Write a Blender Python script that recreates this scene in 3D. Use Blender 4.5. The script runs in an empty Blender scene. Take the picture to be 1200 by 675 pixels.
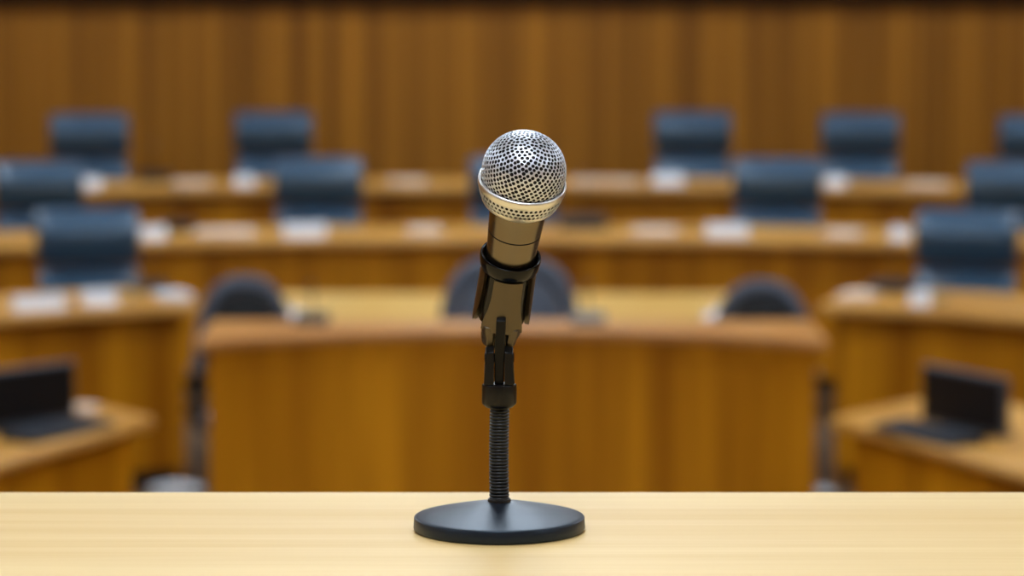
import bpy, bmesh, math, random
from mathutils import Vector, Matrix
random.seed(7)
PI = math.pi
sc = bpy.context.scene
COL = sc.collection

# ------------------------------------------------------------------ camera
F = 3950.0                      # focal length in pixels at 1200 wide
CZ = 2.5
PITCH = math.atan(437.5 / F)
cam_d = bpy.data.cameras.new('camera'); cam = bpy.data.objects.new('camera', cam_d); COL.objects.link(cam)
cam.location = (0, 0, CZ); cam.rotation_euler = (PI/2 - PITCH, 0, 0)
cam_d.sensor_width = 36; cam_d.lens = 36 * F / 1200
cam_d.clip_start = 0.1; cam_d.clip_end = 100
cam_d.dof.use_dof = True; cam_d.dof.focus_distance = 2.12
cam_d.dof.aperture_fstop = (cam_d.lens / 1000) / 0.0158
cam_d.dof.aperture_blades = 0
sc.camera = cam

def atz(px, py, z):             # where a sight line meets the level z
    p = PITCH; u = (px - 600) / F; v = (337.5 - py) / F
    d = Vector((u, math.cos(p) + v*math.sin(p), -math.sin(p) + v*math.cos(p)))
    t = (z - CZ) / d.z
    return Vector((0, 0, CZ)) + d * t

# ------------------------------------------------------------------ materials
def new_mat(name):
    m = bpy.data.materials.new(name); m.use_nodes = True
    nt = m.node_tree; b = nt.nodes['Principled BSDF']
    return m, nt, b

def plain(name, col, rough=.5, metal=0, bump=0, bscale=200, spec=.5, coat=0):
    m, nt, b = new_mat(name)
    b.inputs['Base Color'].default_value = (*col, 1)
    b.inputs['Roughness'].default_value = rough
    b.inputs['Metallic'].default_value = metal
    b.inputs['Specular IOR Level'].default_value = spec
    b.inputs['Coat Weight'].default_value = coat
    tc = nt.nodes.new('ShaderNodeTexCoord'); n = nt.nodes.new('ShaderNodeTexNoise')
    n.inputs['Scale'].default_value = bscale; n.inputs['Detail'].default_value = 4
    nt.links.new(tc.outputs['Object'], n.inputs['Vector'])
    mr = nt.nodes.new('ShaderNodeMapRange')
    mr.inputs['To Min'].default_value = rough * .88; mr.inputs['To Max'].default_value = min(1, rough * 1.12)
    nt.links.new(n.outputs['Fac'], mr.inputs['Value']); nt.links.new(mr.outputs['Result'], b.inputs['Roughness'])
    if bump:
        bp = nt.nodes.new('ShaderNodeBump'); bp.inputs['Strength'].default_value = bump
        bp.inputs['Distance'].default_value = .0005
        nt.links.new(n.outputs['Fac'], bp.inputs['Height']); nt.links.new(bp.outputs['Normal'], b.inputs['Normal'])
    return m

def wood(name, c1, c2, sc_vec, rough=.4, fine=(1, 1, 1), board=0, var=.25, c3=None):
    """streaky veneer; sc_vec = noise scale on each axis (small along the grain)"""
    m, nt, b = new_mat(name); N = nt.nodes; L = nt.links
    tc = N.new('ShaderNodeTexCoord')
    def noise(scale, detail=4, rg=.6):
        mp = N.new('ShaderNodeMapping'); mp.inputs['Scale'].default_value = scale
        L.new(tc.outputs['Object'], mp.inputs['Vector'])
        n = N.new('ShaderNodeTexNoise'); n.inputs['Scale'].default_value = 1
        n.inputs['Detail'].default_value = detail; n.inputs['Roughness'].default_value = rg
        L.new(mp.outputs['Vector'], n.inputs['Vector']); return n
    a = noise(sc_vec, 5); f = noise(tuple(s * k for s, k in zip(sc_vec, fine)), 3)
    mx = N.new('ShaderNodeMath'); mx.operation = 'MULTIPLY_ADD'
    L.new(f.outputs['Fac'], mx.inputs[0]); mx.inputs[1].default_value = var
    L.new(a.outputs['Fac'], mx.inputs[2])
    r = N.new('ShaderNodeValToRGB'); r.color_ramp.elements[0].position = .35 + var/2 - .02; r.color_ramp.elements[1].position = .68 + var/2
    r.color_ramp.elements[0].color = (*c1, 1); r.color_ramp.elements[1].color = (*c2, 1)
    L.new(mx.outputs[0], r.inputs['Fac'])
    out = r.outputs['Color']
    L.new(out, b.inputs['Base Color']); b.inputs['Specular IOR Level'].default_value = .3
    b.inputs['Roughness'].default_value = rough
    bp = N.new('ShaderNodeBump'); bp.inputs['Strength'].default_value = .08; bp.inputs['Distance'].default_value = .001
    L.new(f.outputs['Fac'], bp.inputs['Height']); L.new(bp.outputs['Normal'], b.inputs['Normal'])
    return m

M = {}
M['wall'] = wood('wall_veneer', (.20, .068, .002), (.50, .195, .010), (9, 9, .12), .5, (3.2, 3.2, 2))
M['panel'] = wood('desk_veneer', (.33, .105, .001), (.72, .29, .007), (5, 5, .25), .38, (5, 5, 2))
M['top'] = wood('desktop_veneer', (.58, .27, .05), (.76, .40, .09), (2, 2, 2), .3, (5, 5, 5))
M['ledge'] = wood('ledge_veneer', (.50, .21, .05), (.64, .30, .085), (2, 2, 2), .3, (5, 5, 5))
M['paletop'] = wood('pale_table_veneer', (.72, .42, .10), (.88, .58, .18), (2, 2, 2), .3, (5, 5, 5))
M['dark'] = plain('shadow_gap_dark', (.020, .008, .002), .6, bscale=8, spec=.1)  # near-black colour for the shade in the gap over the panelling
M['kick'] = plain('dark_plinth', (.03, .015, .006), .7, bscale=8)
M['plaster'] = plain('ceiling_paint', (.62, .62, .62), .9, bscale=6)
M['floor'] = plain('brown_carpet', (.085, .042, .014), .95, bump=.5, bscale=60)
M['leather'] = plain('blue_grey_leather', (.042, .090, .150), .30, bump=.2, bscale=90)
M['blackplastic'] = plain('black_plastic', (.012, .012, .013), .4)
M['fabric'] = plain('charcoal_fabric', (.085, .10, .13), .75, bump=.4, bscale=150)
M['meshback'] = plain('black_mesh_fabric', (.010, .011, .012), .8, bump=.4, bscale=150)
M['chrome'] = plain('brushed_metal', (.5, .5, .52), .3, 1)
M['paper'] = plain('white_paper', (.80, .82, .86), .7)
M['cream'] = plain('cream_paper', (.86, .70, .56), .7)
M['screen'] = plain('dark_screen', (.005, .005, .006), .5, spec=.2)
M['bezel'] = plain('grey_bezel', (.045, .052, .066), .4)
M['bin'] = plain('pale_grey_plastic', (.45, .45, .46), .5)
# microphone materials
M['silver'] = plain('silver_grille', (.80, .84, .91), .44, .85, bscale=900)
M['ring'] = plain('satin_silver_ring', (.86, .85, .83), .36, 1, bscale=900)
M['base'] = None
M['foam'] = plain('black_foam', (.004, .004, .005), .95)
M['handle'] = plain('bronze_grey_metal', (.20, .165, .115), .24, .95, bump=.1, bscale=1800)
M['seam'] = plain('dark_seam', (.004, .0035, .003), .45, spec=.2)
M['gloss'] = plain('glossy_black_rubber', (.002, .002, .003), .16, spec=.28)
M['clip'] = plain('satin_black_clip', (.12, .096, .064), .30, .9)
M['mount'] = plain('matte_black_metal', (.005, .0047, .0045), .32, spec=.3)
M['neck'] = plain('black_gooseneck', (.005, .005, .005), .36, spec=.4)
M['base'] = plain('black_powder_coat', (.008, .010, .016), .36, bump=.25, bscale=2500)

M['base'].node_tree.nodes['Principled BSDF'].inputs['Specular Tint'].default_value = (.60, .80, 1, 1)  # bluish reflection of the overhead light put into the specular tint
m, nt, b = new_mat('drinking_glass'); b.inputs['Transmission Weight'].default_value = 1; b.inputs['Roughness'].default_value = .02
b.inputs['Base Color'].default_value = (.92, .97, 1, 1); M['glass'] = m
m, nt, b = new_mat('lamp_diffuser'); b.inputs['Emission Color'].default_value = (.78, .89, 1, 1)
b.inputs['Emission Strength'].default_value = 9; b.inputs['Base Color'].default_value = (.8, .8, .8, 1); M['lamp'] = m

# foreground table: glued boards of pale wood, grain along X
def table_mat():
    m, nt, b = new_mat('pale_birch_boards'); N = nt.nodes; L = nt.links
    tc = N.new('ShaderNodeTexCoord'); sx = N.new('ShaderNodeSeparateXYZ'); L.new(tc.outputs['Object'], sx.inputs[0])
    def math_(op, a, bv):
        n = N.new('ShaderNodeMath'); n.operation = op
        for i, s in enumerate((a, bv)):
            if isinstance(s, (int, float)): n.inputs[i].default_value = s
            else: L.new(s, n.inputs[i])
        return n.outputs[0]
    idx = math_('FLOOR', math_('DIVIDE', math_('SUBTRACT', sx.outputs['Y'], .047), .138), 0)
    wn = N.new('ShaderNodeTexWhiteNoise'); wn.noise_dimensions = '1D'; L.new(idx, wn.inputs['W'])
    mp = N.new('ShaderNodeMapping'); mp.inputs['Scale'].default_value = (1.1, 26, 26); L.new(tc.outputs['Object'], mp.inputs['Vector'])
    n1 = N.new('ShaderNodeTexNoise'); n1.inputs['Scale'].default_value = 1; n1.inputs['Detail'].default_value = 5; n1.inputs['Distortion'].default_value = .6
    L.new(mp.outputs[0], n1.inputs['Vector'])
    mp2 = N.new('ShaderNodeMapping'); mp2.inputs['Scale'].default_value = (5, 260, 260); L.new(tc.outputs['Object'], mp2.inputs['Vector'])
    n2 = N.new('ShaderNodeTexNoise'); n2.inputs['Scale'].default_value = 1; n2.inputs['Detail'].default_value = 3
    L.new(mp2.outputs[0], n2.inputs['Vector'])
    s = math_('ADD', math_('MULTIPLY', n1.outputs['Fac'], .75), math_('MULTIPLY', n2.outputs['Fac'], .3))
    s = math_('ADD', s, math_('MULTIPLY', math_('SUBTRACT', wn.outputs['Value'], .5), .30))
    r = N.new('ShaderNodeValToRGB'); r.color_ramp.elements[0].position = .3; r.color_ramp.elements[1].position = .75
    r.color_ramp.elements[0].color = (.80, .57, .255, 1); r.color_ramp.elements[1].color = (.69, .44, .155, 1)
    L.new(s, r.inputs['Fac']); L.new(r.outputs['Color'], b.inputs['Base Color'])
    b.inputs['Roughness'].default_value = .55; b.inputs['Specular IOR Level'].default_value = .3
    bp = N.new('ShaderNodeBump'); bp.inputs['Strength'].default_value = .1; bp.inputs['Distance'].default_value = .0004
    L.new(n2.outputs['Fac'], bp.inputs['Height']); L.new(bp.outputs['Normal'], b.inputs['Normal'])
    return m
M['table'] = table_mat()

# ------------------------------------------------------------------ helpers
def empty(name, loc=(0, 0, 0), rz=0, label=None, cat=None, group=None):
    o = bpy.data.objects.new(name, None); COL.objects.link(o)
    o.location = loc; o.rotation_euler = (0, 0, rz); o.empty_display_size = .1
    tag(o, label, cat, group); return o

def tag(o, label=None, cat=None, group=None, kind=None):
    if label: o['label'] = label
    if cat: o['category'] = cat
    if group: o['group'] = group
    if kind: o['kind'] = kind
    return o

def obj(name, bm, mat, parent=None, smooth=False, bevel=0, segs=2, subsurf=0, loc=None, rot=None, angle=40):
    bmesh.ops.recalc_face_normals(bm, faces=bm.faces)
    me = bpy.data.meshes.new(name); bm.to_mesh(me); bm.free()
    me.materials.append(M[mat])
    o = bpy.data.objects.new(name, me); COL.objects.link(o); o.parent = parent
    if loc: o.location = loc
    if rot: o.rotation_euler = rot
    if bevel:
        md = o.modifiers.new('bevel', 'BEVEL'); md.width = bevel; md.segments = segs; md.limit_method = 'ANGLE'; md.angle_limit = math.radians(35)
        md.harden_normals = False
    if subsurf:
        md = o.modifiers.new('sub', 'SUBSURF'); md.levels = subsurf; md.render_levels = subsurf
    if smooth or subsurf or bevel:
        me.polygons.foreach_set('use_smooth', [True] * len(me.polygons))
        if not subsurf:
            try: me.set_sharp_from_angle(angle=math.radians(angle))
            except Exception: pass
    return o

def box(bm, x0, x1, y0, y1, z0, z1, mat=None):
    vs = [bm.verts.new((x, y, z)) for z in (z0, z1) for y in (y0, y1) for x in (x0, x1)]
    for f in ((0, 1, 3, 2), (4, 6, 7, 5), (0, 4, 5, 1), (2, 3, 7, 6), (0, 2, 6, 4), (1, 5, 7, 3)):
        bm.faces.new([vs[i] for i in f])
    if mat is not None: bmesh.ops.transform(bm, matrix=mat, verts=vs)
    return vs

def lathe(bm, prof, n=64, mat=None, close=False):
    """prof: (r, z) list; r = 0 makes a pole"""
    rings = []; allv = []
    for r, z in prof:
        if r < 1e-9: v = bm.verts.new((0, 0, z)); rings.append([v]); allv.append(v)
        else:
            rg = [bm.verts.new((r*math.cos(2*PI*k/n), r*math.sin(2*PI*k/n), z)) for k in range(n)]
            rings.append(rg); allv += rg
    pairs = list(zip(rings, rings[1:]))
    if close: pairs.append((rings[-1], rings[0]))
    for a, b_ in pairs:
        for k in range(n):
            k2 = (k+1) % n
            if len(a) == 1 and len(b_) == 1: continue
            if len(a) == 1: bm.faces.new((a[0], b_[k], b_[k2]))
            elif len(b_) == 1: bm.faces.new((a[k], a[k2], b_[0]))
            else: bm.faces.new((a[k], a[k2], b_[k2], b_[k]))
    if mat is not None: bmesh.ops.transform(bm, matrix=mat, verts=allv)
    return allv

def prism(bm, poly, z0, z1, mat=None):
    lo = [bm.verts.new((x, y, z0)) for x, y in poly]; hi = [bm.verts.new((x, y, z1)) for x, y in poly]
    bm.faces.new(lo); bm.faces.new(hi); n = len(poly)
    for k in range(n): bm.faces.new((lo[k], lo[(k+1) % n], hi[(k+1) % n], hi[k]))
    if mat is not None: bmesh.ops.transform(bm, matrix=mat, verts=lo+hi)

def tube(bm, pts, r, n=10):
    pts = [Vector(p) for p in pts]; rings = []
    for i, p in enumerate(pts):
        t = (pts[min(i+1, len(pts)-1)] - pts[max(i-1, 0)]).normalized()
        up = Vector((0, 0, 1)) if abs(t.z) < .9 else Vector((1, 0, 0))
        a = t.cross(up).normalized(); b_ = t.cross(a)
        rr = r[i] if isinstance(r, (list, tuple)) else r
        rings.append([bm.verts.new(p + a*math.cos(2*PI*k/n)*rr + b_*math.sin(2*PI*k/n)*rr) for k in range(n)])
    for a, b_ in zip(rings, rings[1:]):
        for k in range(n): bm.faces.new((a[k], a[(k+1) % n], b_[(k+1) % n], b_[k]))
    bm.faces.new(rings[0]); bm.faces.new(rings[-1])

def copy_tree(o, parent=None):
    c = o.copy(); COL.objects.link(c); c.parent = parent
    for ch in [x for x in bpy.data.objects if x.parent is o]: copy_tree(ch, c)
    return c

# ------------------------------------------------------------------ room shell
WY = 22.0
XL, XR, Y0, HC = -6.5, 6.5, -4.0, 4.6
def slat_wall(name, length, height, mat, pitch=.11):
    """a wall of vertical boards standing along local X, faces towards -Y"""
    bm = bmesh.new(); n = int(length / pitch); rnd = random.Random(3)
    pts = []
    for i in range(n):
        x = -length/2 + i*pitch; d = rnd.choice((0, .006, .012))
        pts += [(x + .002, -d), (x + pitch - .008, -d), (x + pitch - .008, .012), (x + pitch + .002, .012)]
    lo = [bm.verts.new((x, y, 0)) for x, y in pts]; hi = [bm.verts.new((x, y, height)) for x, y in pts]
    for k in range(len(pts)-1): bm.faces.new((lo[k], lo[k+1], hi[k+1], hi[k]))
    box(bm, -length/2, length/2, .013, .2, 0, height)
    o = obj(name, bm, mat); tag(o, kind='structure'); return o
w = slat_wall('wall_back', XR - XL, HC, 'wall'); w.location = (0, WY, 0)
w = slat_wall('wall_left', WY - Y0, HC, 'wall', .2); w.location = (XL, (WY+Y0)/2, 0); w.rotation_euler = (0, 0, PI/2)
w = slat_wall('wall_right', WY - Y0, HC, 'wall', .2); w.location = (XR, (WY+Y0)/2, 0); w.rotation_euler = (0, 0, -PI/2)
w = slat_wall('wall_front', XR - XL, HC, 'wall', .2); w.location = (0, Y0, 0); w.rotation_euler = (0, 0, PI)
bm = bmesh.new(); box(bm, XL, XR, Y0, WY, -.2, 0); tag(obj('floor', bm, 'floor'), kind='structure')
bm = bmesh.new(); box(bm, XL, XR, Y0, WY, HC, HC+.2); tag(obj('ceiling', bm, 'plaster'), kind='structure')
# dark strip standing in for the shadow gap above the rear panelling
bm = bmesh.new(); box(bm, XL, XR, WY-.09, WY-.013, 1.925, 2.12)
tag(obj('shadow_gap_trim_1', bm, 'dark', bevel=.01), kind='structure')
# low steps the two rear rows stand on (concentric)
CB = (0, 8.76)
def sector(bm, c, r0, r1, a0, a1, z0, z1, n=48):
    poly = [(c[0] + r1*math.sin(a0+(a1-a0)*k/n), c[1] + r1*math.cos(a0+(a1-a0)*k/n)) for k in range(n+1)]
    poly += [(c[0] + r0*math.sin(a1+(a0-a1)*k/n), c[1] + r0*math.cos(a1+(a0-a1)*k/n)) for k in range(n+1)]
    nn = n + 1
    q = poly[:nn], poly[nn:][::-1]
    V = [[[bm.verts.new((x, y, z)) for x, y in qq] for z in (z0, z1)] for qq in q]   # outer/inner, lo/hi
    (ol, oh), (il, ih) = V
    for k in range(n):
        bm.faces.new((ol[k], ol[k+1], oh[k+1], oh[k])); bm.faces.new((il[k], ih[k], ih[k+1], il[k+1]))
        bm.faces.new((oh[k], oh[k+1], ih[k+1], ih[k])); bm.faces.new((ol[k], il[k], il[k+1], ol[k+1]))
    bm.faces.new((ol[0], oh[0], ih[0], il[0])); bm.faces.new((ol[n], il[n], ih[n], oh[n]))
T1, T2 = .16, .06
bm = bmesh.new(); sector(bm, CB, 8.2, 10.75, -.62, .62, 0.0005, T2); tag(obj('floor_step', bm, 'floor'), kind='structure')
bm = bmesh.new(); sector(bm, CB, 10.75, 12.9, -.48, .48, 0.0005, T1); tag(obj('floor_step_upper', bm, 'floor'), kind='structure')

# ceiling lights
k = 0
lamp0 = None
for y in (.6, 4.4, 8.2, 12.0, 15.8, 19.4):
    for x in (-4.0, 0, 4.0):
        if lamp0 is None:
            lamp0 = empty('ceiling_light', (x, y, HC-.06), 0, None, 'ceiling light', 'recessed ceiling light panels')
            bm = bmesh.new()
            for a in ((-.65, .65, -.65, -.6), (-.65, .65, .6, .65), (-.65, -.6, -.6, .6), (.6, .65, -.6, .6)): box(bm, *a, 0, .06)
            obj('frame', bm, 'chrome', lamp0)
            bm = bmesh.new(); box(bm, -.6, .6, -.6, .6, .02, .05); obj('diffuser', bm, 'lamp', lamp0)
            t = lamp0
        else:
            t = copy_tree(lamp0); t.location = (x, y, HC-.06)
        t['label'] = 'square white light panel set in the ceiling above the courtroom'

# ------------------------------------------------------------------ curved bench desks
def arc_desk(name, c, R, depth, a0, a1, ztop, zf, label, cat='desk', thick=.042, over=.10, n=56):
    t = empty(name, (c[0], c[1], zf), 0, label, cat)
    h = ztop - zf
    bm = bmesh.new(); sector(bm, (0, 0), R, R+depth, a0, a1, h-thick, h, n)
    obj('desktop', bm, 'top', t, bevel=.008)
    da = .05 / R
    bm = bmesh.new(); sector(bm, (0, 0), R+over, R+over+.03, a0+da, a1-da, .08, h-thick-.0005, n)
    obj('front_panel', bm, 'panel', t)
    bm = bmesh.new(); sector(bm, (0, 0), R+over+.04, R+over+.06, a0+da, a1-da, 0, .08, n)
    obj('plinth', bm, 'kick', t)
    # rail under the top, slightly proud of the panel
    bm = bmesh.new(); sector(bm, (0, 0), R+over-.012, R+over, a0+da, a1-da, h-thick-.045, h-thick-.0005, n)
    obj('top_rail', bm, 'panel', t)
    for s, a in ((1, a0), (-1, a1)):
        bm = bmesh.new(); e0, e1 = (a+da, a+da+.03/R) if s == 1 else (a-da-.03/R, a-da)
        sector(bm, (0, 0), R+over+.031, R+depth-.05, e0, e1, 0, h-thick-.0005, 2)
        obj('end_panel', bm, 'panel', t)
    return t
D1, D2, D3 = .912, .855, .812
arc_desk('bench_desk', CB, 11.0, .75, -.44, .44, D1, T1, 'rearmost long curved wooden desk, just in front of the panelled wall')
arc_desk('bench_desk', CB, 8.42, .78, -.54, .54, D2, T2, 'long curved wooden desk of the middle row, in front of the rearmost one')
C3 = (0, 11.16)
arc_desk('bench_desk', C3, 3.7, .75, -1.05, -.375, D3, 0, 'curved wooden desk at left, nearest side row, with one high-backed chair behind it')
arc_desk('bench_desk', C3, 3.7, .75, .37, 1.05, D3, 0, 'curved wooden desk at right, nearest side row, with one high-backed chair behind it')

# low table between the middle row and the central bench
t = empty('clerk_table', (0, 15.3, 0), 0, 'wide pale wooden table behind the central bench and its round-backed chairs', 'table')
bm = bmesh.new(); box(bm, -1.2, 1.2, -.62, .57, .68, .72); obj('tabletop', bm, 'paletop', t, bevel=.008)
for s in (-1, 1):
    bm = bmesh.new(); box(bm, s*1.12-.02, s*1.12+.02, -.55, .50, 0, .6795); obj('side_panel', bm, 'panel', t)
bm = bmesh.new(); box(bm, -1.0995, 1.0995, .30, .33, .1, .6795); obj('modesty_panel', bm, 'panel', t)

# central bench with a front that curves inwards
def central_bench():
    t = empty('central_bench', (0, 11.85, 0), 0, 'large central wooden bench with a curved front, directly behind the microphone', 'desk')
    ZT = 1.0; hw = 1.118; R = 1.96; yc = .35 - R          # local centre of the front arc
    def arc(hw_, off, n=40):
        Rr = R + off; am = math.asin(hw_ / Rr)
        return [(Rr*math.sin(-am + 2*am*k/n), yc + Rr*math.cos(-am + 2*am*k/n)) for k in range(n+1)]
    def strip(bm, f, b_, z0, z1):
        n = len(f); V = [[bm.verts.new((x, y, z)) for x, y in q] for q in (f, b_) for z in (z0, z1)]
        fl, fh, bl, bh = V
        for k in range(n-1):
            bm.faces.new((fl[k], fl[k+1], fh[k+1], fh[k])); bm.faces.new((bl[k], bh[k], bh[k+1], bl[k+1]))
            bm.faces.new((fh[k], fh[k+1], bh[k+1], bh[k])); bm.faces.new((fl[k], bl[k], bl[k+1], fl[k+1]))
        bm.faces.new((fl[0], fh[0], bh[0], bl[0])); bm.faces.new((fl[-1], bl[-1], bh[-1], fh[-1]))
    f = arc(hw, 0); back = [(x, .625) for x, y in f]
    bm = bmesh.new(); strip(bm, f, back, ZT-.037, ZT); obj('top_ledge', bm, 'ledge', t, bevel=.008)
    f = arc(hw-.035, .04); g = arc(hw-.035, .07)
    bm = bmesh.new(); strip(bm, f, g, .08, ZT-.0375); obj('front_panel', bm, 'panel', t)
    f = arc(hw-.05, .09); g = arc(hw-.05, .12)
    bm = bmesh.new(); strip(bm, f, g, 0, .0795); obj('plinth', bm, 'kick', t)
    f = arc(hw-.035, .028); g = arc(hw-.035, .0395)
    bm = bmesh.new(); strip(bm, f, g, ZT-.1, ZT-.0375); obj('top_rail', bm, 'panel', t)
    for s in (-1, 1):
        bm = bmesh.new(); x = s*(hw-.05); box(bm, x-.015, x+.015, 11e-2, .60, 0, ZT-.0375); obj('side_panel', bm, 'panel', t)
    bm = bmesh.new(); box(bm, -hw+.07, hw-.07, -.42+.86, .62, .70, .73); obj('inner_shelf', bm, 'top', t)
    return t
central_bench()

# side desks in the well
def side_desk(sgn, A, B, u, v, L, label):
    A = Vector(A); B = Vector(B); u = Vector(u).normalized(); v = Vector(v).normalized()
    c = A + u*(L/2) + v*.35
    t = empty('side_desk', (c.x, c.y, 0), 0, label, 'desk')
    def poly(ins):
        a = A + u*ins*1.2 + v*ins; e = A + u*(L-ins) + v*ins; g = A + u*(L-ins) + v*(.72-ins)
        b2 = B + u*ins*1.0; b3 = B + v*.30 + u*ins
        return [(p.x-c.x, p.y-c.y) for p in (a, b2, b3, g, e)]
    bm = bmesh.new(); prism(bm, poly(0), .71, .75)
    obj('desktop', bm, 'top', t, bevel=.01)
    P0, P1 = poly(.06), poly(.085)
    bm = bmesh.new()
    n = len(P0); lo = []
    V = [[bm.verts.new((x, y, z)) for x, y in q] for q in (P0, P1) for z in (.0, .7095)]
    fl, fh, bl, bh = V
    for k in range(n):
        k2 = (k+1) % n
        if k == 2: continue
        bm.faces.new((fl[k], fl[k2], fh[k2], fh[k])); bm.faces.new((bl[k], bh[k], bh[k2], bl[k2]))
        bm.faces.new((fh[k], fh[k2], bh[k2], bh[k])); bm.faces.new((fl[k], bl[k], bl[k2], fl[k2]))
    bm.faces.new((fl[3], fh[3], bh[3], bl[3])); bm.faces.new((fl[2], bl[2], bh[2], fh[2]))
    obj('body_panel', bm, 'panel', t)
    return t
side_desk(-1, (-1.25, 11.70), (-1.49, 12.02), (-.326, -.812), (-.812, .326), 2.3, 'angled wooden desk at left edge carrying a dark screen')
side_desk(1, (1.115, 11.70), (1.44, 12.13), (.346, -.806), (.806, .346), 2.3, 'angled wooden desk at right edge carrying a dark screen')

# ------------------------------------------------------------------ high-backed chairs
def pad(bm, w, prof, n=14, edge=.35):
    """upholstered pad: prof = list of (z, y_front, y_back, half width scale); rounded sides"""
    rows = []
    for z, yf, yb, ws in prof:
        row = []
        yc, hy = (yf+yb)/2, (yb-yf)/2
        for k in range(n):
            a = 2*PI*k/n + PI/n
            ca, sa = math.cos(a), math.sin(a)
            e = edge
            x = math.copysign(abs(ca)**e, ca) * w/2 * ws
            y = yc + math.copysign(abs(sa)**.6, sa) * hy
            row.append(bm.verts.new((x, y, z)))
        rows.append(row)
    for a, b_ in zip(rows, rows[1:]):
        for k in range(n): bm.faces.new((a[k], a[(k+1) % n], b_[(k+1) % n], b_[k]))
    bm.faces.new(rows[0]); bm.faces.new(rows[-1])

def star_base(t, mat='blackplastic'):
    bm = bmesh.new()
    for k in range(5):
        a = 2*PI*k/5 + .3
        R_ = Matrix.Rotation(a, 4, 'Z')
        vs = []
        for x, w_, z0, z1 in ((.02, .028, .075, .13), (.30, .018, .062, .085)):
            for y in (-w_, w_):
                for z in (z0, z1): vs.append(bm.verts.new((x, y, z)))
        for f in ((0, 1, 3, 2), (4, 6, 7, 5), (0, 2, 6, 4), (1, 5, 7, 3), (0, 4, 5, 1), (2, 3, 7, 6)): bm.faces.new([vs[i] for i in f])
        bmesh.ops.transform(bm, matrix=R_, verts=vs)
    lathe(bm, [(0, .07), (.045, .07), (.045, .13), (.03, .145), (0, .145)], 20)
    b_ = obj('star_base', bm, mat, t, bevel=.004)
    for k in range(5):
        a = 2*PI*k/5 + .3
        bm = bmesh.new(); lathe(bm, [(0, -.022), (.026, -.022), (.030, -.015), (.030, .015), (.026, .022), (0, .022)], 18,
              Matrix.Translation((.30*math.cos(a), .30*math.sin(a), .0305)) @ Matrix.Rotation(a, 4, 'Z') @ Matrix.Rotation(PI/2, 4, 'X'))
        obj('caster', bm, 'blackplastic', t, smooth=True)
    bm = bmesh.new(); lathe(bm, [(0, .14), (.03, .14), (.03, .28), (.018, .28), (.018, .42), (0, .42)], 20); obj('gas_column', bm, 'blackplastic', t, smooth=True)

def make_high_chair():
    t = empty('high_back_chair')
    # head pad: top roll overhanging, underside turned down
    bm = bmesh.new()
    pad(bm, .485, [(.885, .135, .20, .97), (.892, .100, .205, .99), (.91, .078, .215, 1), (.955, .045, .225, 1), (1.01, .014, .24, 1), (1.045, .004, .245, 1),
                   (1.075, .014, .25, 1), (1.105, .055, .26, 1), (1.128, .110, .26, .995), (1.145, .165, .25, .98), (1.150, .20, .23, .96)], 20)
    obj('headrest', bm, 'leather', t, subsurf=1)
    bm = bmesh.new()
    pad(bm, .475, [(.46, .06, .13, .92), (.475, .01, .15, .97), (.52, -.035, .155, 1), (.64, -.045, .17, 1), (.76, -.012, .185, 1), (.83, .045, .19, 1),
                   (.865, .095, .195, .99), (.882, .14, .19, .97)], 20)
    obj('backrest', bm, 'leather', t, subsurf=1)
    bm = bmesh.new()
    pad(bm, .50, [(.405, -.33, .10, .93), (.415, -.36, .11, .98), (.46, -.37, .12, 1), (.49, -.35, .11, .98), (.498, -.32, .08, .92)], 20)
    obj('seat', bm, 'leather', t, subsurf=1)
    for s in (-1, 1):
        bm = bmesh.new(); x = s*.285
        tube(bm, [(s*.22, -.02, .40), (x, -.02, .42), (x, -.03, .60), (x, -.05, .616), (x, -.19, .616), (x, -.21, .60), (x, -.20, .42), (s*.22, -.20, .40)], .014, 8)
        fr = obj('armrest', bm, 'blackplastic', t, smooth=True)
        bm = bmesh.new(); box(bm, x-.03, x+.03, -.27, .06, .6305, .662); obj('arm_pad', bm, 'leather', fr, bevel=.012, segs=3)
    bm = bmesh.new(); box(bm, -.035, .035, .10, .20, .38, .42); box(bm, -.12, .12, -.2, .12, .375, .404)
    for s in (-1, 1): tube(bm, [(s*.03, .15, .40), (s*.05, .21, .46), (s*.06, .215, .62)], .012, 8)
    obj('tilt_mechanism', bm, 'blackplastic', t, bevel=.004)
    star_base(t)
    return t

def chair_spot(px, R, c):
    """a seat on the circle of radius R that is seen at column px"""
    u = (px - 600) / F; d = c[1] + R
    for _ in range(20):
        x = u*d*1.0; d = c[1] + math.sqrt(max(R*R - (x-c[0])**2, .01))
    return x, d
hc = make_high_chair(); used = False
HB = 'high-backed blue-grey leather chair'
rows = [
 (CB, 11.92, T1, 1.0, [(104, 'in the rearmost row, leftmost of that row'), (320, 'in the rearmost row, second from the left'),
      (812, 'in the rearmost row, first to the right of the microphone'), (1008, 'in the rearmost row, second to the right of the microphone'),
      (1218, 'in the rearmost row, cut by the right edge of the picture')]),
 (CB, 9.36, T2, 1.0, [(44, 'in the middle row, cut by the left edge of the picture'), (372, 'in the middle row, between the left edge and the microphone'),
      (602, 'in the middle row, mostly hidden behind the microphone head'), (911, 'in the middle row, first to the right of the microphone'),
      (1186, 'in the middle row, cut by the right edge of the picture')]),
 (C3, 4.79, 0, 1.0, [(104, 'alone behind the left curved side desk, nearest on the left'), (1130, 'alone behind the right curved side desk, nearest on the right')]),
]
for c, R, z, s, lst in rows:
    for px, lab in lst:
        x, y = chair_spot(px, R, c)
        o = hc if not used else copy_tree(hc); used = True
        o.location = (x, y, z + .0005)
        o.rotation_euler = (0, 0, math.atan2(-(x-c[0]), (y-c[1])) * .6 + random.uniform(-.03, .03))
        o.scale = (1, 1, .984)
        tag(o, HB + ' ' + lab, 'chair', 'high-backed leather chairs along the curved desks')

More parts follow.
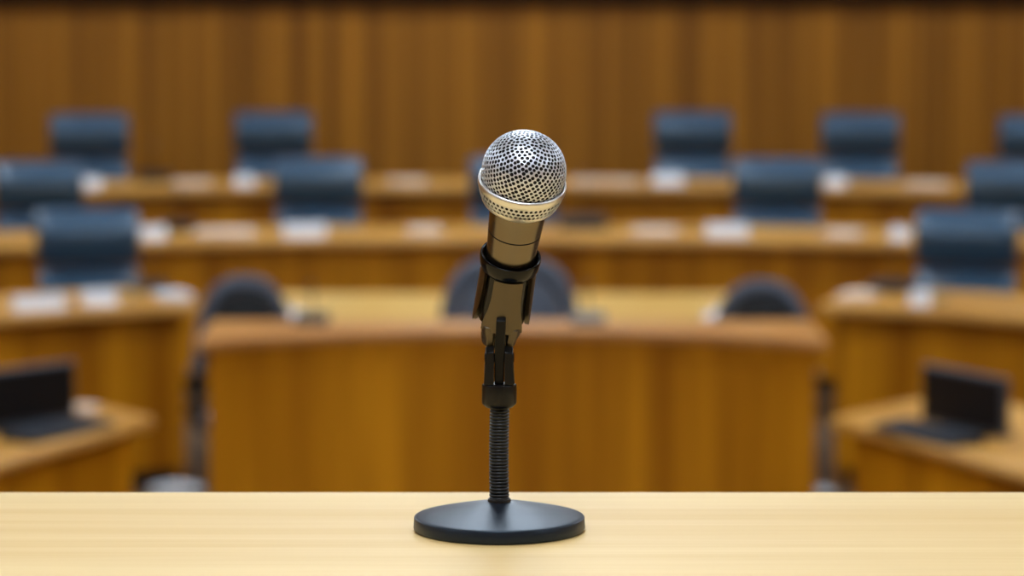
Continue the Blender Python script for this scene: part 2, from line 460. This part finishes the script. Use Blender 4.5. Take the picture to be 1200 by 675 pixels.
# ------------------------------------------------------------------ round-backed chairs
def make_round_chair(ex=.8, ez=.72, padmat='meshback'):
    t = empty('round_back_chair')
    # backrest: arch shaped shell curved in plan
    def arch(hw, z0, z1, k, n=24):
        pts = []
        for i in range(n+1):
            a = PI*i/n; ca, sa = math.cos(a), math.sin(a)
            pts.append((hw*math.copysign(abs(ca)**ex, ca), z0 + (z1-z0)*abs(sa)**ez))
        return pts
    cur = lambda x: .16 - .9*x*x
    def shell(bm, pts, y0, y1):
        f = [bm.verts.new((x, cur(x)+y0, z)) for x, z in pts]; b_ = [bm.verts.new((x, cur(x)+y1, z)) for x, z in pts]
        n = len(pts)
        for k in range(n): bm.faces.new((f[k], f[(k+1) % n], b_[(k+1) % n], b_[k]))
        for q in (f, b_):
            h = n//2
            for k in range(h-1): bm.faces.new((q[k], q[k+1], q[n-2-k], q[n-1-k]))
            bm.faces.new((q[h-1], q[h], q[h+1]))
    inner = arch(.195, .62, .955, 1); outer = arch(.25, .56, 1.03, 1)
    bm = bmesh.new(); shell(bm, inner, -.005, .012); obj('back_pad', bm, padmat, t)
    bm = bmesh.new()   # rim between the two outlines
    ring = []
    for (xo, zo), (xi, zi) in zip(outer, inner):
        ym = cur((xo+xi)/2)
        ring.append([bm.verts.new(p) for p in ((xo, cur(xo)-.004, zo), ((xo+xi)/2, ym-.028, (zo+zi)/2), (xi, cur(xi)-.006, zi), (xi, cur(xi)+.013, zi), ((xo+xi)/2, ym+.035, (zo+zi)/2), (xo, cur(xo)+.02, zo))])
    for a, b_ in zip(ring, ring[1:]):
        for k in range(6): bm.faces.new((a[k], a[(k+1) % 6], b_[(k+1) % 6], b_[k]))
    bm.faces.new(ring[0]); bm.faces.new(ring[-1])
    obj('back_frame', bm, 'fabric', t, subsurf=1)
    bm = bmesh.new(); pad(bm, .42, [(.40, -.30, .10, .92), (.41, -.33, .12, .97), (.45, -.34, .12, 1), (.475, -.32, .11, .97), (.482, -.29, .08, .9)], 20)
    obj('seat', bm, 'fabric', t, subsurf=1)
    bm = bmesh.new(); tube(bm, [(0, .02, .39), (0, .17, .40), (0, .205, .50), (0, .19, .66)], .022, 10); obj('back_stem', bm, 'blackplastic', t, smooth=True)
    for s in (-1, 1):
        bm = bmesh.new(); x = s*.240
        tube(bm, [(s*.18, -.08, .40), (x, -.08, .42), (x, -.08, .635)], .016, 8); ar = obj('armrest', bm, 'blackplastic', t, smooth=True)
        bm = bmesh.new(); box(bm, x-.035, x+.035, -.22, .06, .6355, .665); obj('arm_pad', bm, 'blackplastic', ar, bevel=.012, segs=3)
    star_base(t)
    return t
rc = make_round_chair(); rc2 = make_round_chair(.62, .55, 'fabric')
for i, (px, py, y, sx, rz, lab) in enumerate((
        (286, 320, 13.8, .88, .12, 'low round-backed charcoal chair behind the left end of the central bench'),
        (597, 298, 13.25, 1.16, 0, 'larger round-backed charcoal chair behind the middle of the central bench, behind the microphone'),
        (893, 325, 13.75, .90, -.12, 'low round-backed charcoal chair behind the right end of the central bench'))):
    o = (rc, rc2)[i] if i < 2 else copy_tree(rc)
    top = CZ - (py + 100) / F * (y + .16)
    o.location = ((px-600)/F*y, y, .0005); o.rotation_euler = (0, 0, rz); o.scale = (sx, sx, top/1.035)
    tag(o, lab, 'chair', 'round-backed chairs behind the central bench')

# ------------------------------------------------------------------ things on the desks
def on_arc(px, c, R):       # point on a circle under column px
    return chair_spot(px, R, c)
def sheets(name, x, y, z, w, d, n, mat, rz, label, cat='papers', group=None):
    t = empty(name, (x, y, z + .0005), rz, label, cat, group)
    rnd = random.Random(int(x*1000))
    for i in range(n):
        bm = bmesh.new(); h = .004
        box(bm, -w/2, w/2, -d/2, d/2, i*h, i*h + h - .0008, Matrix.Rotation(rnd.uniform(-.12, .12), 4, 'Z'))
        obj('sheaf', bm, mat, t)
    return t
def name_card(x, y, z, w, h, rz, label, mat='paper', group='blank name cards on the curved desks'):
    bm = bmesh.new()
    d = h*.45; th = .003
    pts = [(-d, 0), (0, h), (d, 0), (d-th*1.6, 0), (0, h-th*2.5), (-d+th*1.6, 0)]
    a = [bm.verts.new((-w/2, p, q)) for p, q in pts]; b_ = [bm.verts.new((w/2, p, q)) for p, q in pts]
    for k in range(6): bm.faces.new((a[k], a[(k+1) % 6], b_[(k+1) % 6], b_[k]))
    bm.faces.new((a[0], a[1], a[4], a[5])); bm.faces.new((a[1], a[2], a[3], a[4]))
    bm.faces.new((b_[0], b_[1], b_[4], b_[5])); bm.faces.new((b_[1], b_[2], b_[3], b_[4]))
    o = obj('name_card', bm, mat, loc=(x, y, z+.0005), rot=(0, 0, rz)); tag(o, label, 'name card', group); return o
def glass_(x, y, z, label):
    bm = bmesh.new(); lathe(bm, [(0, 0), (.030, 0), (.036, .11), (.0335, .11), (.028, .008), (0, .008)], 28)
    o = obj('water_glass', bm, 'glass', loc=(x, y, z+.0005), smooth=True); tag(o, label, 'glass', 'water glasses on the desks'); return o
def console(x, y, z, rz, label, s=1.0):
    t = empty('desk_microphone', (x, y, z+.0005), rz, label, 'microphone', 'small desk microphone units')
    bm = bmesh.new()
    prism(bm, [(-.075*s, 0), (.075*s, 0), (.075*s, .05*s), (-.075*s, .028*s)], -.09*s, .09*s, Matrix.Rotation(PI/2, 4, 'Z') @ Matrix.Rotation(PI/2, 4, 'X'))
    obj('console', bm, 'blackplastic', t, bevel=.004)
    bm = bmesh.new(); tube(bm, [(.0, .05*s, .045*s), (.0, .052*s, .12*s), (0, .03*s, .17*s), (0, -.01*s, .205*s)], .004, 8); g = obj('stem', bm, 'blackplastic', t, smooth=True)
    bm = bmesh.new(); tube(bm, [(0, -.008*s, .204*s), (0, -.05*s, .22*s)], .009, 10); obj('microphone_head', bm, 'blackplastic', g, smooth=True)
    return t
R1, R2, R3 = 11.12, 8.54, 3.82       # a hand's breadth behind each front edge
def rot(x, y, c): return math.atan2(-(x-c[0]), (y-c[1]))

r1 = 'on the rearmost desk'; r2 = 'on the middle desk'
for px, kind, w_, mat, lab in (
        (106, 'card', .13, 'paper', 'white folded card on the rearmost desk, in front of its leftmost chair'),
        (224, 'sheaf', .21, 'cream', 'cream papers on the rearmost desk, between its two left chairs'),
        (285, 'card', .13, 'paper', 'white folded card on the rearmost desk, left of its second chair'),
        (477, 'sheaf', .22, 'cream', 'cream papers on the rearmost desk, left of the microphone head'),
        (690, 'sheaf', .19, 'cream', 'cream papers on the rearmost desk, just right of the microphone head'),
        (731, 'sheaf', .16, 'cream', 'smaller cream papers on the rearmost desk, left of the first chair right of the microphone'),
        (783, 'card', .21, 'paper', 'wide white folded card on the rearmost desk, first chair right of the microphone'),
        (980, 'card', .14, 'paper', 'white folded card on the rearmost desk, second chair right of the microphone'),
        (1088, 'sheaf', .24, 'cream', 'cream papers near the right end of the rearmost desk')):
    x, y = on_arc(px, CB, R1 + (.05 if kind == 'card' else .14))
    if kind == 'card': name_card(x, y, D1, w_*.88, .062, rot(x, y, CB), lab, mat)
    else: sheets('paper_stack', x, y, D1, w_, .26, 5, mat, rot(x, y, CB), lab, group='paper stacks on the curved desks')
for px, kind, w_, mat, lab in (
        (178, 'card', .15, 'paper', 'white folded card on the middle desk, right of the high-backed chair at left'),
        (262, 'sheaf', .30, 'cream', 'wide cream papers on the middle desk, left of its second chair'),
        (356, 'card', .25, 'paper', 'wide white folded card on the middle desk, in front of its second chair'),
        (497, 'sheaf', .17, 'cream', 'cream papers on the middle desk, left of the microphone'),
        (768, 'sheaf', .22, 'cream', 'cream papers on the middle desk, right of the microphone'),
        (853, 'card', .25, 'paper', 'wide white folded card on the middle desk, right of the microphone'),
        (990, 'sheaf', .18, 'cream', 'cream papers on the middle desk, right of its right-hand chair'),
        (1056, 'card', .11, 'paper', 'small white folded card on the middle desk, left of the nearest right chair')):
    x, y = on_arc(px, CB, R2 + (.04 if kind == 'card' else .15))
    if kind == 'card': name_card(x, y, D2, w_*.88, .066, rot(x, y, CB), lab, mat)
    else: sheets('paper_stack', x, y, D2, w_, .26, 6, mat, rot(x, y, CB), lab, group='paper stacks on the curved desks')
for px, c, R, z, s, lab in (
        (180, CB, 11.6, D1, 1.1, 'black desk microphone unit on the rearmost desk, right of its leftmost chair'),
        (207, CB, 9.0, D2, 1.0, 'black desk microphone unit on the middle desk, left part'),
        (684, CB, 9.0, D2, 1.4, 'black desk microphone unit on the middle desk, right of the big microphone'),
        (176, C3, 4.3, D3, .8, 'black desk microphone unit on the left curved side desk'),
        (1046, C3, 4.3, D3, 1.0, 'black desk microphone unit on the right curved side desk')):
    x, y = on_arc(px, c, R); console(x, y, z, rot(x, y, c), lab, s)
for px, lab in ((364, 'black desk microphone unit on the central bench, right of the left round-backed chair'), (690, 'black desk microphone unit on the central bench, right of the middle chair')):
    console((px-600)/F*12.36, 12.36, 1.0, 0, lab, .7)
x, y = on_arc(42, C3, R3 + .02); name_card(x, y, D3, .23, .06, rot(x, y, C3)*.7, 'wide white folded card on the left side desk, nearest the left edge')
x, y = on_arc(113, C3, R3 + .06); name_card(x, y, D3, .15, .065, rot(x, y, C3)*.7, 'smaller white folded card on the left side desk, in front of the chair')
x, y = on_arc(200, C3, R3 + .15); sheets('paper_stack', x, y, D3, .13, .2, 6, 'paper', rot(x, y, C3), 'small white papers at the inner end of the left side desk', group='paper stacks on the curved desks')
x, y = on_arc(150, C3, R3 + .12); glass_(x, y, D3, 'clear water glass on the left curved side desk')
x, y = on_arc(1082, C3, R3 + .03); name_card(x, y, D3, .09, .065, rot(x, y, C3)*.7, 'narrow white folded card on the right side desk, in front of the chair')
x, y = on_arc(1008, C3, R3 + .16); sheets('paper_stack', x, y, D3, .14, .2, 6, 'cream', rot(x, y, C3), 'cream papers at the inner end of the right side desk', group='paper stacks on the curved desks')
x, y = on_arc(1104, C3, R3 + .14); glass_(x, y, D3, 'clear water glass on the right curved side desk')
sheets('paper_stack', -1.03, 14.85, .72, .22, .3, 5, 'paper', .2, 'white papers at the left end of the low table, beside the left round-backed chair', group='paper stacks on the curved desks')
sheets('paper_stack', .98, 14.87, .72, .22, .3, 5, 'paper', -.2, 'white papers at the right end of the low table, beside the right round-backed chair', group='paper stacks on the curved desks')

# screens and keyboards on the side desks
def screen(x, y, rz, w, h, label):
    t = empty('desk_screen', (x, y, .7505), rz, label, 'monitor', 'low dark screens on the side desks')
    bm = bmesh.new(); box(bm, -w/2, w/2, 0, .028, .012, h); s = obj('casing', bm, 'bezel', t, bevel=.006, segs=3)
    bm = bmesh.new(); box(bm, -w/2+.012, w/2-.012, -.0025, .0, .03, h-.014); obj('display', bm, 'screen', t)
    bm = bmesh.new(); box(bm, -.12, .12, -.03, .13, 0, .0115); box(bm, -.03, .03, .0285, .05, .0115, h*.6); obj('foot', bm, 'blackplastic', t, bevel=.003)
    return t
def keyboard(x, y, rz, w, label):
    t = empty('keyboard', (x, y, .7505), rz, label, 'keyboard', 'black keyboards on the side desks')
    bm = bmesh.new(); prism(bm, [(-.075, 0), (.075, 0), (.075, .03), (-.075, .014)], -w/2, w/2, Matrix.Rotation(PI/2, 4, 'Z') @ Matrix.Rotation(PI/2, 4, 'X'))
    obj('housing', bm, 'blackplastic', t, bevel=.003)
    bm = bmesh.new()
    for r in range(4):
        for k in range(14):
            x0 = -w/2 + .012 + k*(w-.024)/14; y0 = -.062 + r*.032; z0 = .014 + (y0+.088)/.15*.016
            box(bm, x0+.002, x0+(w-.024)/14-.002, y0+.002, y0+.028, z0-.001, z0+.008)
    obj('keys', bm, 'bezel', t)
    return t
# right: screen line along (.436,-.9)
screen(1.393+.49*.23+.02, 11.52-.87*.23, math.atan2(-.87, .49), .46, .212, 'low dark screen standing on the right-hand angled desk')
keyboard(1.40+.45*.25-.115, 11.50-.89*.25-.05, math.atan2(-.89, .45), .46, 'black keyboard in front of the right-hand screen')
screen(-1.515-.66*.23, 11.6-.75*.23, math.atan2(.75, .66), .46, .212, 'low dark screen standing on the left-hand angled desk')
keyboard(-1.43-.5*.22, 11.53-.86*.26, math.atan2(.87, .49), .46, 'black keyboard in front of the left-hand screen')
p = atz(96, 474, .78); sheets('paper_stack', p.x, p.y+.05, .75, .09, .08, 5, 'cream', .3, 'small cream papers beside the left-hand screen', group='paper stacks on the angled desks')

# bins standing on the floor behind the foreground table
def bin_(x, y, r, h, label):
    t = empty('waste_bin', (x, y, .0005), 0, label, 'bin', 'pale waste bins on the floor')
    bm = bmesh.new(); lathe(bm, [(0, 0), (r*.8, 0), (r*.98, h-.02), (r*.94, h-.02), (r*.77, .006), (0, .006)], 36); obj('bucket', bm, 'bin', t, smooth=True)
    bm = bmesh.new(); lathe(bm, [(r*.985, h-.022), (r*1.03, h-.018), (r*1.03, h-.004), (r, h), (r*.93, h-.004), (r*.93, h-.02)], 36, close=True); obj('rim', bm, 'bin', t, smooth=True)
    bm = bmesh.new(); lathe(bm, [(r*.92, h-.02), (r*.7, h+.005), (r*.3, h+.018), (0, h+.02)], 36); obj('swing_lid', bm, 'bin', t, smooth=True)
y = 13.0; bin_((202-600)/F*y, y, .105, 2.5-(576+100)/F*y+.005, 'pale grey bin just above the foreground table edge at left')
y = 13.1; bin_((970-600)/F*y, y, .05, 2.5-(580+100)/F*y, 'small low pale grey bin just above the foreground table edge at right')

# ------------------------------------------------------------------ foreground table
TZ = CZ - .3955
t = empty('lectern_table', (0, 2.042, 0), 0, 'pale birch tabletop in the foreground on which the microphone stands', 'table')
bm = bmesh.new(); box(bm, -1.6, 1.6, -.75, .253, TZ-.04, TZ); obj('tabletop', bm, 'table', t, bevel=.0025, segs=3)
bm = bmesh.new()
box(bm, -1.5, 1.5, .16, .18, 1.07, TZ-.0405); obj('front_panel', bm, 'table', t)
for s in (-1, 1):
    bm = bmesh.new(); box(bm, s*1.48-.02, s*1.48+.02, -.65, .1595, 1.05, TZ-.0405); obj('side_panel', bm, 'table', t)
# platform the speaker's table stands on
bm = bmesh.new(); box(bm, -3.2, 3.2, Y0+.25, 2.5, .0005, 1.05); tag(obj('floor_platform', bm, 'panel'), kind='structure')

# ------------------------------------------------------------------ microphone stand
SY, SX = 2.15, -.0082
stand = empty('microphone_stand', (SX, SY, TZ + .0003), 0, 'black round-based desk stand with ribbed gooseneck and clip holding the microphone', 'microphone stand')
bm = bmesh.new()
lathe(bm, [(0, .0008), (.0535, .0008), (.0548, .0002), (.0553, .0010), (.0555, .0020), (.0551, .0080), (.0548, .0085), (.0541, .0089),
           (.052, .0095), (.046, .0109), (.038, .0127), (.030, .0144), (.022, .0160), (.014, .0174), (.010, .0181), (.007, .0184), (0, .0185)], 160)
obj('base_plate', bm, 'base', stand, smooth=True, angle=50)
bm = bmesh.new(); lathe(bm, [(.0074, .0178), (.0076, .0192), (.0072, .0202), (.0064, .0204)], 48); obj('grommet', bm, 'neck', stand, smooth=True)
prof = [(0, .0194)]
z = .0194; top = .0806; nr = 29; ph = (top - z) / nr
for i in range(nr):
    for q in range(7):
        a = q / 7
        prof.append((.00575 + .00072 * (math.sin(PI*a) ** .6 if 0 < a < 1 else 0), z + ph*(i + a)))
prof += [(.0057, top), (0, top)]
bm = bmesh.new(); vs = lathe(bm, prof, 56)
for v in bm.verts:      # the faint sway of the neck
    s_ = (v.co.z - .0194) / .0612; v.co.x += .0004 * math.sin(PI * s_) * -1 + .0003 * s_
obj('gooseneck', bm, 'neck', stand, smooth=True, angle=60)

# swivel mount: faceted collar and two prongs
bm = bmesh.new()
lathe(bm, [(0, .0798), (.0085, .0798), (.0108, .0818), (.0112, .0830), (.0112, .0945), (.0108, .0950), (0, .0950)], 14)
mount = obj('swivel_collar', bm, 'mount', stand, bevel=.0004)
for s in (-1, 1):
    bm = bmesh.new()
    xi, xo = s*.0033, s*.0100
    pts = [(-.0088, .0951), (.0088, .0951), (.0080, .106), (.0070, .1150), (.0035, .1195), (-.0030, .1205), (-.0085, .1165), (-.0087, .106)]
    vs1 = [bm.verts.new((xi, y, z)) for y, z in pts]; vs2 = [bm.verts.new((xo*(1 if z < .1 else .9), y*.86, z - (.0012 if z > .112 else 0))) for y, z in pts]
    bm.faces.new(vs1); bm.faces.new(vs2)
    for k in range(8): bm.faces.new((vs1[k], vs1[(k+1) % 8], vs2[(k+1) % 8], vs2[k]))
    obj('prong', bm, 'mount', stand, bevel=.0007, segs=3)
bm = bmesh.new(); lathe(bm, [(0, -.0095), (.0028, -.0095), (.0032, -.0090), (.0032, .0090), (.0028, .0095), (0, .0095)], 24,
                        Matrix.Translation((0, 0, .112)) @ Matrix.Rotation(PI/2, 4, 'Y'))
obj('pivot_bolt', bm, 'mount', stand, smooth=True)

# mic axis frame
Q = Vector((SX, SY + .0157, TZ + .1297))
H = Vector((.0075, 2.1085, TZ + .2355))
a_ = (H - Q).normalized()
xx = (Vector((1, 0, 0)) - a_ * a_.x).normalized(); yy = a_.cross(xx)
ROT = Matrix((xx, yy, a_)).transposed().to_4x4()
LM = (H - Q).length
MICM = Matrix.Translation(H) @ ROT        # local z=0 at the ring centre, +z to the tip, -y faces the viewer

def local_to(parent, o):   # place o (built in mic-local coordinates) under parent
    o.parent = parent; o.matrix_parent_inverse = Matrix.Identity(4)
    o.matrix_local = Matrix.Translation(parent.location).inverted() @ MICM
    return o

# clip: shell pieces around the handle.  angle 0 = towards the viewer (-y)
def shell_piece(bm, a0, a1, zs, n=16):
    """zs: (z, r_in, r_out, shrink) from top to bottom"""
    rows = []
    for z, ri, ro, sh in zs:
        am, hw = (a0+a1)/2, (a1-a0)/2*sh
        row = []
        for k in range(n+1):
            a = am - hw + 2*hw*k/n; row.append((ro*math.sin(a), -ro*math.cos(a), z))
        for k in range(n, -1, -1):
            a = am - hw + 2*hw*k/n; row.append((ri*math.sin(a), -ri*math.cos(a), z))
        rows.append([bm.verts.new(p) for p in row])
    m_ = len(rows[0])
    for r0, r1_ in zip(rows, rows[1:]):
        for k in range(m_): bm.faces.new((r0[k], r0[(k+1) % m_], r1_[(k+1) % m_], r1_[k]))
    for r in (rows[0], rows[-1]):
        for k in range(n): bm.faces.new((r[k], r[k+1], r[m_-2-k], r[m_-1-k]))
clip_parent = stand
D = math.radians
# glossy rubber collar at the mouth of the clip, open at the back
bm = bmesh.new()
shell_piece(bm, D(-140), D(140), [(-.0638, .0184, .0189, 1), (-.0634, .0182, .0193, 1), (-.0641, .0178, .0196, 1), (-.0662, .0169, .0196, 1), (-.0685, .0160, .0194, 1), (-.0708, .0156, .0190, 1), (-.0722, .0155, .0184, 1), (-.0735, .0156, .0178, 1)], 60)
local_to(stand, obj('clip_collar', bm, 'gloss', None, smooth=True, angle=75))
# two side jaws
for s in (-1, 1):
    bm = bmesh.new()
    a0, a1 = sorted((s*D(58), s*D(138)))
    shell_piece(bm, a0, a1, [(-.0736, .0158, .0180, 1), (-.086, .0157, .0182, 1), (-.098, .0155, .0184, .92), (-.106, .0154, .0185, .78), (-.1130, .0155, .0186, .5), (-.1150, .0158, .0184, .36)], 24)
    local_to(stand, obj('clip_jaw', bm, 'clip', None, smooth=True, angle=60))
# front body: raised shell narrowing to two cheeks
bm = bmesh.new()
shell_piece(bm, D(-40), D(40), [(-.0736, .0156, .0188, .74), (-.088, .0156, .0194, .74), (-.096, .0156, .0199, .80), (-.103, .0155, .0205, .92), (-.1115, .0155, .0212, .98)], 30)
local_to(stand, obj('clip_body', bm, 'clip', None, smooth=True, angle=60))
# inner lining that closes the gaps between body and jaws
bm = bmesh.new()
shell_piece(bm, D(-135), D(135), [(-.0737, .0151, .0154, 1), (-.100, .0148, .0153, 1), (-.112, .0146, .0152, .9)], 60)
local_to(stand, obj('clip_lining', bm, 'gloss', None, smooth=True, angle=60))
for s in (-1, 1):       # cheeks
    bm = bmesh.new()
    rows_ = []
    for z, xi, xo, yf, yb in ((-.1085, .0045, .0134, -.0196, -.0135), (-.1130, .0045, .0125, -.0206, -.0130), (-.1165, .0042, .0110, -.0210, -.0120), (-.1205, .0040, .0104, -.0212, -.0115), (-.1225, .0040, .0100, -.0207, -.0120)):
        rows_.append([bm.verts.new((s*xi, yf, z)), bm.verts.new((s*(xi*.35+xo*.65), yf-.0002, z)), bm.verts.new((s*xo, yf+.0042, z)), bm.verts.new((s*xo, yb, z)), bm.verts.new((s*xi, yb, z))])
    for r0, r1_ in zip(rows_, rows_[1:]):
        for k in range(5): bm.faces.new((r0[k], r0[(k+1) % 5], r1_[(k+1) % 5], r1_[k]))
    bm.faces.new(rows_[0]); bm.faces.new(rows_[-1])
    local_to(stand, obj('clip_cheek', bm, 'clip', None, bevel=.0007, segs=3))
# centre fin, from the clip down into the fork
bm = bmesh.new()
pts = [(-.0155, .1375), (-.0120, .1400), (-.0015, .127), (.0035, .112), (.0050, .0953), (-.0052, .0953), (-.0072, .108), (-.0092, .118), (-.0135, .128)]
lean = lambda z: max(0, z-.112)*.05
v1 = [bm.verts.new((-.0031+lean(z), y, z)) for y, z in pts]; v2 = [bm.verts.new((.0031+lean(z), y, z)) for y, z in pts]
bm.faces.new(v1); bm.faces.new(v2)
for k in range(len(pts)): bm.faces.new((v1[k], v1[(k+1) % len(pts)], v2[(k+1) % len(pts)], v2[k]))
obj('pivot_fin', bm, 'seam', stand, bevel=.0008, segs=3)

# ------------------------------------------------------------------ microphone
mic = empty('microphone', (0, 0, 0), 0, 'silver ball-headed handheld microphone tilted up in the stand, in sharp focus', 'microphone')
mic.matrix_world = MICM
RB = .0267
def perforated(pts_fn, keep, n, hole_k, thick=.00045, jit=0.0):
    """cells around scattered points on the unit sphere, each with a round hole; mapped by pts_fn"""
    bm0 = bmesh.new(); ga = PI * (3 - math.sqrt(5)); rnd = random.Random(5)
    for i in range(n):
        zc = 1 - 2*(i+.5)/n; r = math.sqrt(1 - zc*zc); a = ga*i
        v = Vector((r*math.cos(a), r*math.sin(a), zc)) + Vector([rnd.uniform(-jit, jit) for _ in range(3)])
        bm0.verts.new(v.normalized())
    bmesh.ops.convex_hull(bm0, input=bm0.verts)
    bmesh.ops.triangulate(bm0, faces=bm0.faces)
    bm0.faces.index_update(); bm0.verts.index_update()
    bm = bmesh.new(); cache = {}
    def V(key, p, off=0):
        if key not in cache: cache[key] = bm.verts.new(pts_fn(p, off))
        return cache[key]
    cen = {f.index: f.calc_center_median().normalized() for f in bm0.faces}
    spacing = math.sqrt(4*PI/n/.866)
    for v in bm0.verts:
        if not keep(v.co): continue
        nrm = v.co.normalized(); t1 = nrm.orthogonal().normalized(); t2 = nrm.cross(t1)
        fs = sorted(v.link_faces, key=lambda f: math.atan2(cen[f.index].dot(t2), cen[f.index].dot(t1)))
        m_ = len(fs); outer = []
        for k in range(m_):
            c0, c1 = cen[fs[k].index], cen[fs[(k+1) % m_].index]
            outer.append((('c', fs[k].index), c0))
            outer.append((('m', *sorted((fs[k].index, fs[(k+1) % m_].index))), ((c0+c1)/2).normalized()))
        rh = spacing*hole_k*rnd.uniform(.9, 1.08)
        hole = []
        for key, p in outer:
            d_ = (p - nrm*p.dot(nrm)).normalized(); hole.append((nrm + d_*rh).normalized())
        k_ = len(outer)
        O = [V(key, p) for key, p in outer]
        Hh = [bm.verts.new(pts_fn(p, -.00008)) for p in hole]; Hi = [bm.verts.new(pts_fn(p, -thick)) for p in hole]
        for k in range(k_):
            k2 = (k+1) % k_
            bm.faces.new((O[k], O[k2], Hh[k2], Hh[k])); bm.faces.new((Hh[k], Hh[k2], Hi[k2], Hi[k]))
    bm0.free(); return bm
def dome(p, off):
    # slightly flattened crown
    q = Vector((p.x, p.y, p.z)); r = RB + off
    zz = q.z * r * (1.0 if q.z < 0 else (1 - .035*q.z*q.z))
    return (q.x*r, q.y*r, zz)
bm = perforated(dome, lambda c: c.z > -.33, 1180, .40, .0004, .012)
obj('grille', bm, 'silver', mic, smooth=True, angle=70)
# foam ball inside
bm = bmesh.new(); lathe(bm, [(0, -.0185)] + [((RB-.0011)*math.cos(a), (RB-.0011)*math.sin(a)*(1 if a < 0 else 1-.035*math.sin(a)**2)) for a in [math.radians(q) for q in range(-48, 90, 4)]] + [(0, (RB-.0011)*.965)], 64)
obj('foam_liner', bm, 'foam', mic, smooth=True)
# ring
bm = bmesh.new()
lathe(bm, [(.0264, -.0070), (.0267, -.0060), (.0272, -.0060), (.0279, -.0070), (.0281, -.0086), (.0280, -.0105), (.0277, -.0114), (.0270, -.0118), (.0258, -.0118)], 128, close=True)
obj('ring', bm, 'ring', mic, smooth=True, angle=60)
# lower grille: conical band with small holes
def cone_band():
    bm = bmesh.new(); na, nz = 54, 3
    z0, z1 = -.0115, -.0206; r0, r1 = .0273, .0243
    def pt(u, w, off=0):
        z = z0 + (z1-z0)*w; r = r0 + (r1-r0)*w + math.sin(PI*w)*.0006 + off; a = 2*PI*u/na
        return (r*math.cos(a), r*math.sin(a), z)
    grid = {}
    def V(u, w):
        key = (round(u*2) % (na*2), round(w*nz*2))
        if key not in grid: grid[key] = bm.verts.new(pt(u, w))
        return grid[key]
    for j in range(nz):
        sh = .5 * (j % 2)
        for i in range(na):
            u0 = i + sh; w0 = j/nz; w1 = (j+1)/nz
            O = [V(u0, w0), V(u0+.5, w0), V(u0+1, w0), V(u0+1, (w0+w1)/2), V(u0+1, w1), V(u0+.5, w1), V(u0, w1), V(u0, (w0+w1)/2)]
            uc, wc = u0+.5, (w0+w1)/2; Hh = []; Hi = []
            for k in range(8):
                a = -3*PI/4 + k*PI/4
                uu = uc + .36*math.cos(a); ww = wc + .37/nz*math.sin(a)
                Hh.append(bm.verts.new(pt(uu, ww, -.00005))); Hi.append(bm.verts.new(pt(uu, ww, -.0005)))
            for k in range(8):
                k2 = (k+1) % 8
                bm.faces.new((O[k], O[k2], Hh[k2], Hh[k])); bm.faces.new((Hh[k], Hh[k2], Hi[k2], Hi[k]))
    return bm
obj('lower_grille', cone_band(), 'silver', mic, smooth=True, angle=60)
bm = bmesh.new(); lathe(bm, [(.0260, -.0118), (.0231, -.0200), (.0150, -.0200)], 96); obj('inner_sleeve', bm, 'foam', mic, smooth=True)
bm = bmesh.new(); lathe(bm, [(.0239, -.0200), (.0245, -.0204), (.0243, -.0213), (.0232, -.0232), (.0215, -.0246), (.0195, -.0253), (.0185, -.0252), (.0180, -.0194)], 128, close=True)
obj('grille_lip', bm, 'ring', mic, smooth=True, angle=60)
# handle
rr = lambda t: .0184 + (t + .024) * (.0184-.0150) / (.074-.024)      # radius along the handle
bm = bmesh.new()
hp = [(0, -.0235), (.0170, -.0235), (rr(-.026), -.0255), (rr(-.034), -.034), (rr(-.0440), -.0440)]
lathe(bm, hp + [(.0150, -.0441), (0, -.0441)], 128)
obj('neck', bm, 'handle', mic, smooth=True, angle=50)
bm = bmesh.new(); lathe(bm, [(0, -.0440), (rr(-.0444)-.0005, -.0440), (rr(-.0444)-.0005, -.0449), (0, -.0449)], 128); obj('seam_ring', bm, 'seam', mic, smooth=True)
bm = bmesh.new()
lathe(bm, [(0, -.0447), (.0150, -.0448), (rr(-.0452), -.0450), (rr(-.058), -.058), (.0150, -.074), (.0138, -.090), (.0128, -.108), (.0112, -.128), (.0106, -.1315), (.0095, -.1325), (0, -.1325)], 128)
obj('handle', bm, 'handle', mic, smooth=True, angle=50)

# ------------------------------------------------------------------ render look
wld = bpy.data.worlds.new('world'); sc.world = wld; wld.use_nodes = True
wld.node_tree.nodes['Background'].inputs[0].default_value = (.5, .6, .7, 1); wld.node_tree.nodes['Background'].inputs[1].default_value = .1
sc.view_settings.view_transform = 'Standard'; sc.view_settings.look = 'None'
sc.view_settings.gamma = 1; sc.view_settings.use_curve_mapping = False
sc.view_settings.exposure = 0.85
sc.cycles.use_denoising = True
sc.cycles.max_bounces = 8; sc.cycles.diffuse_bounces = 5
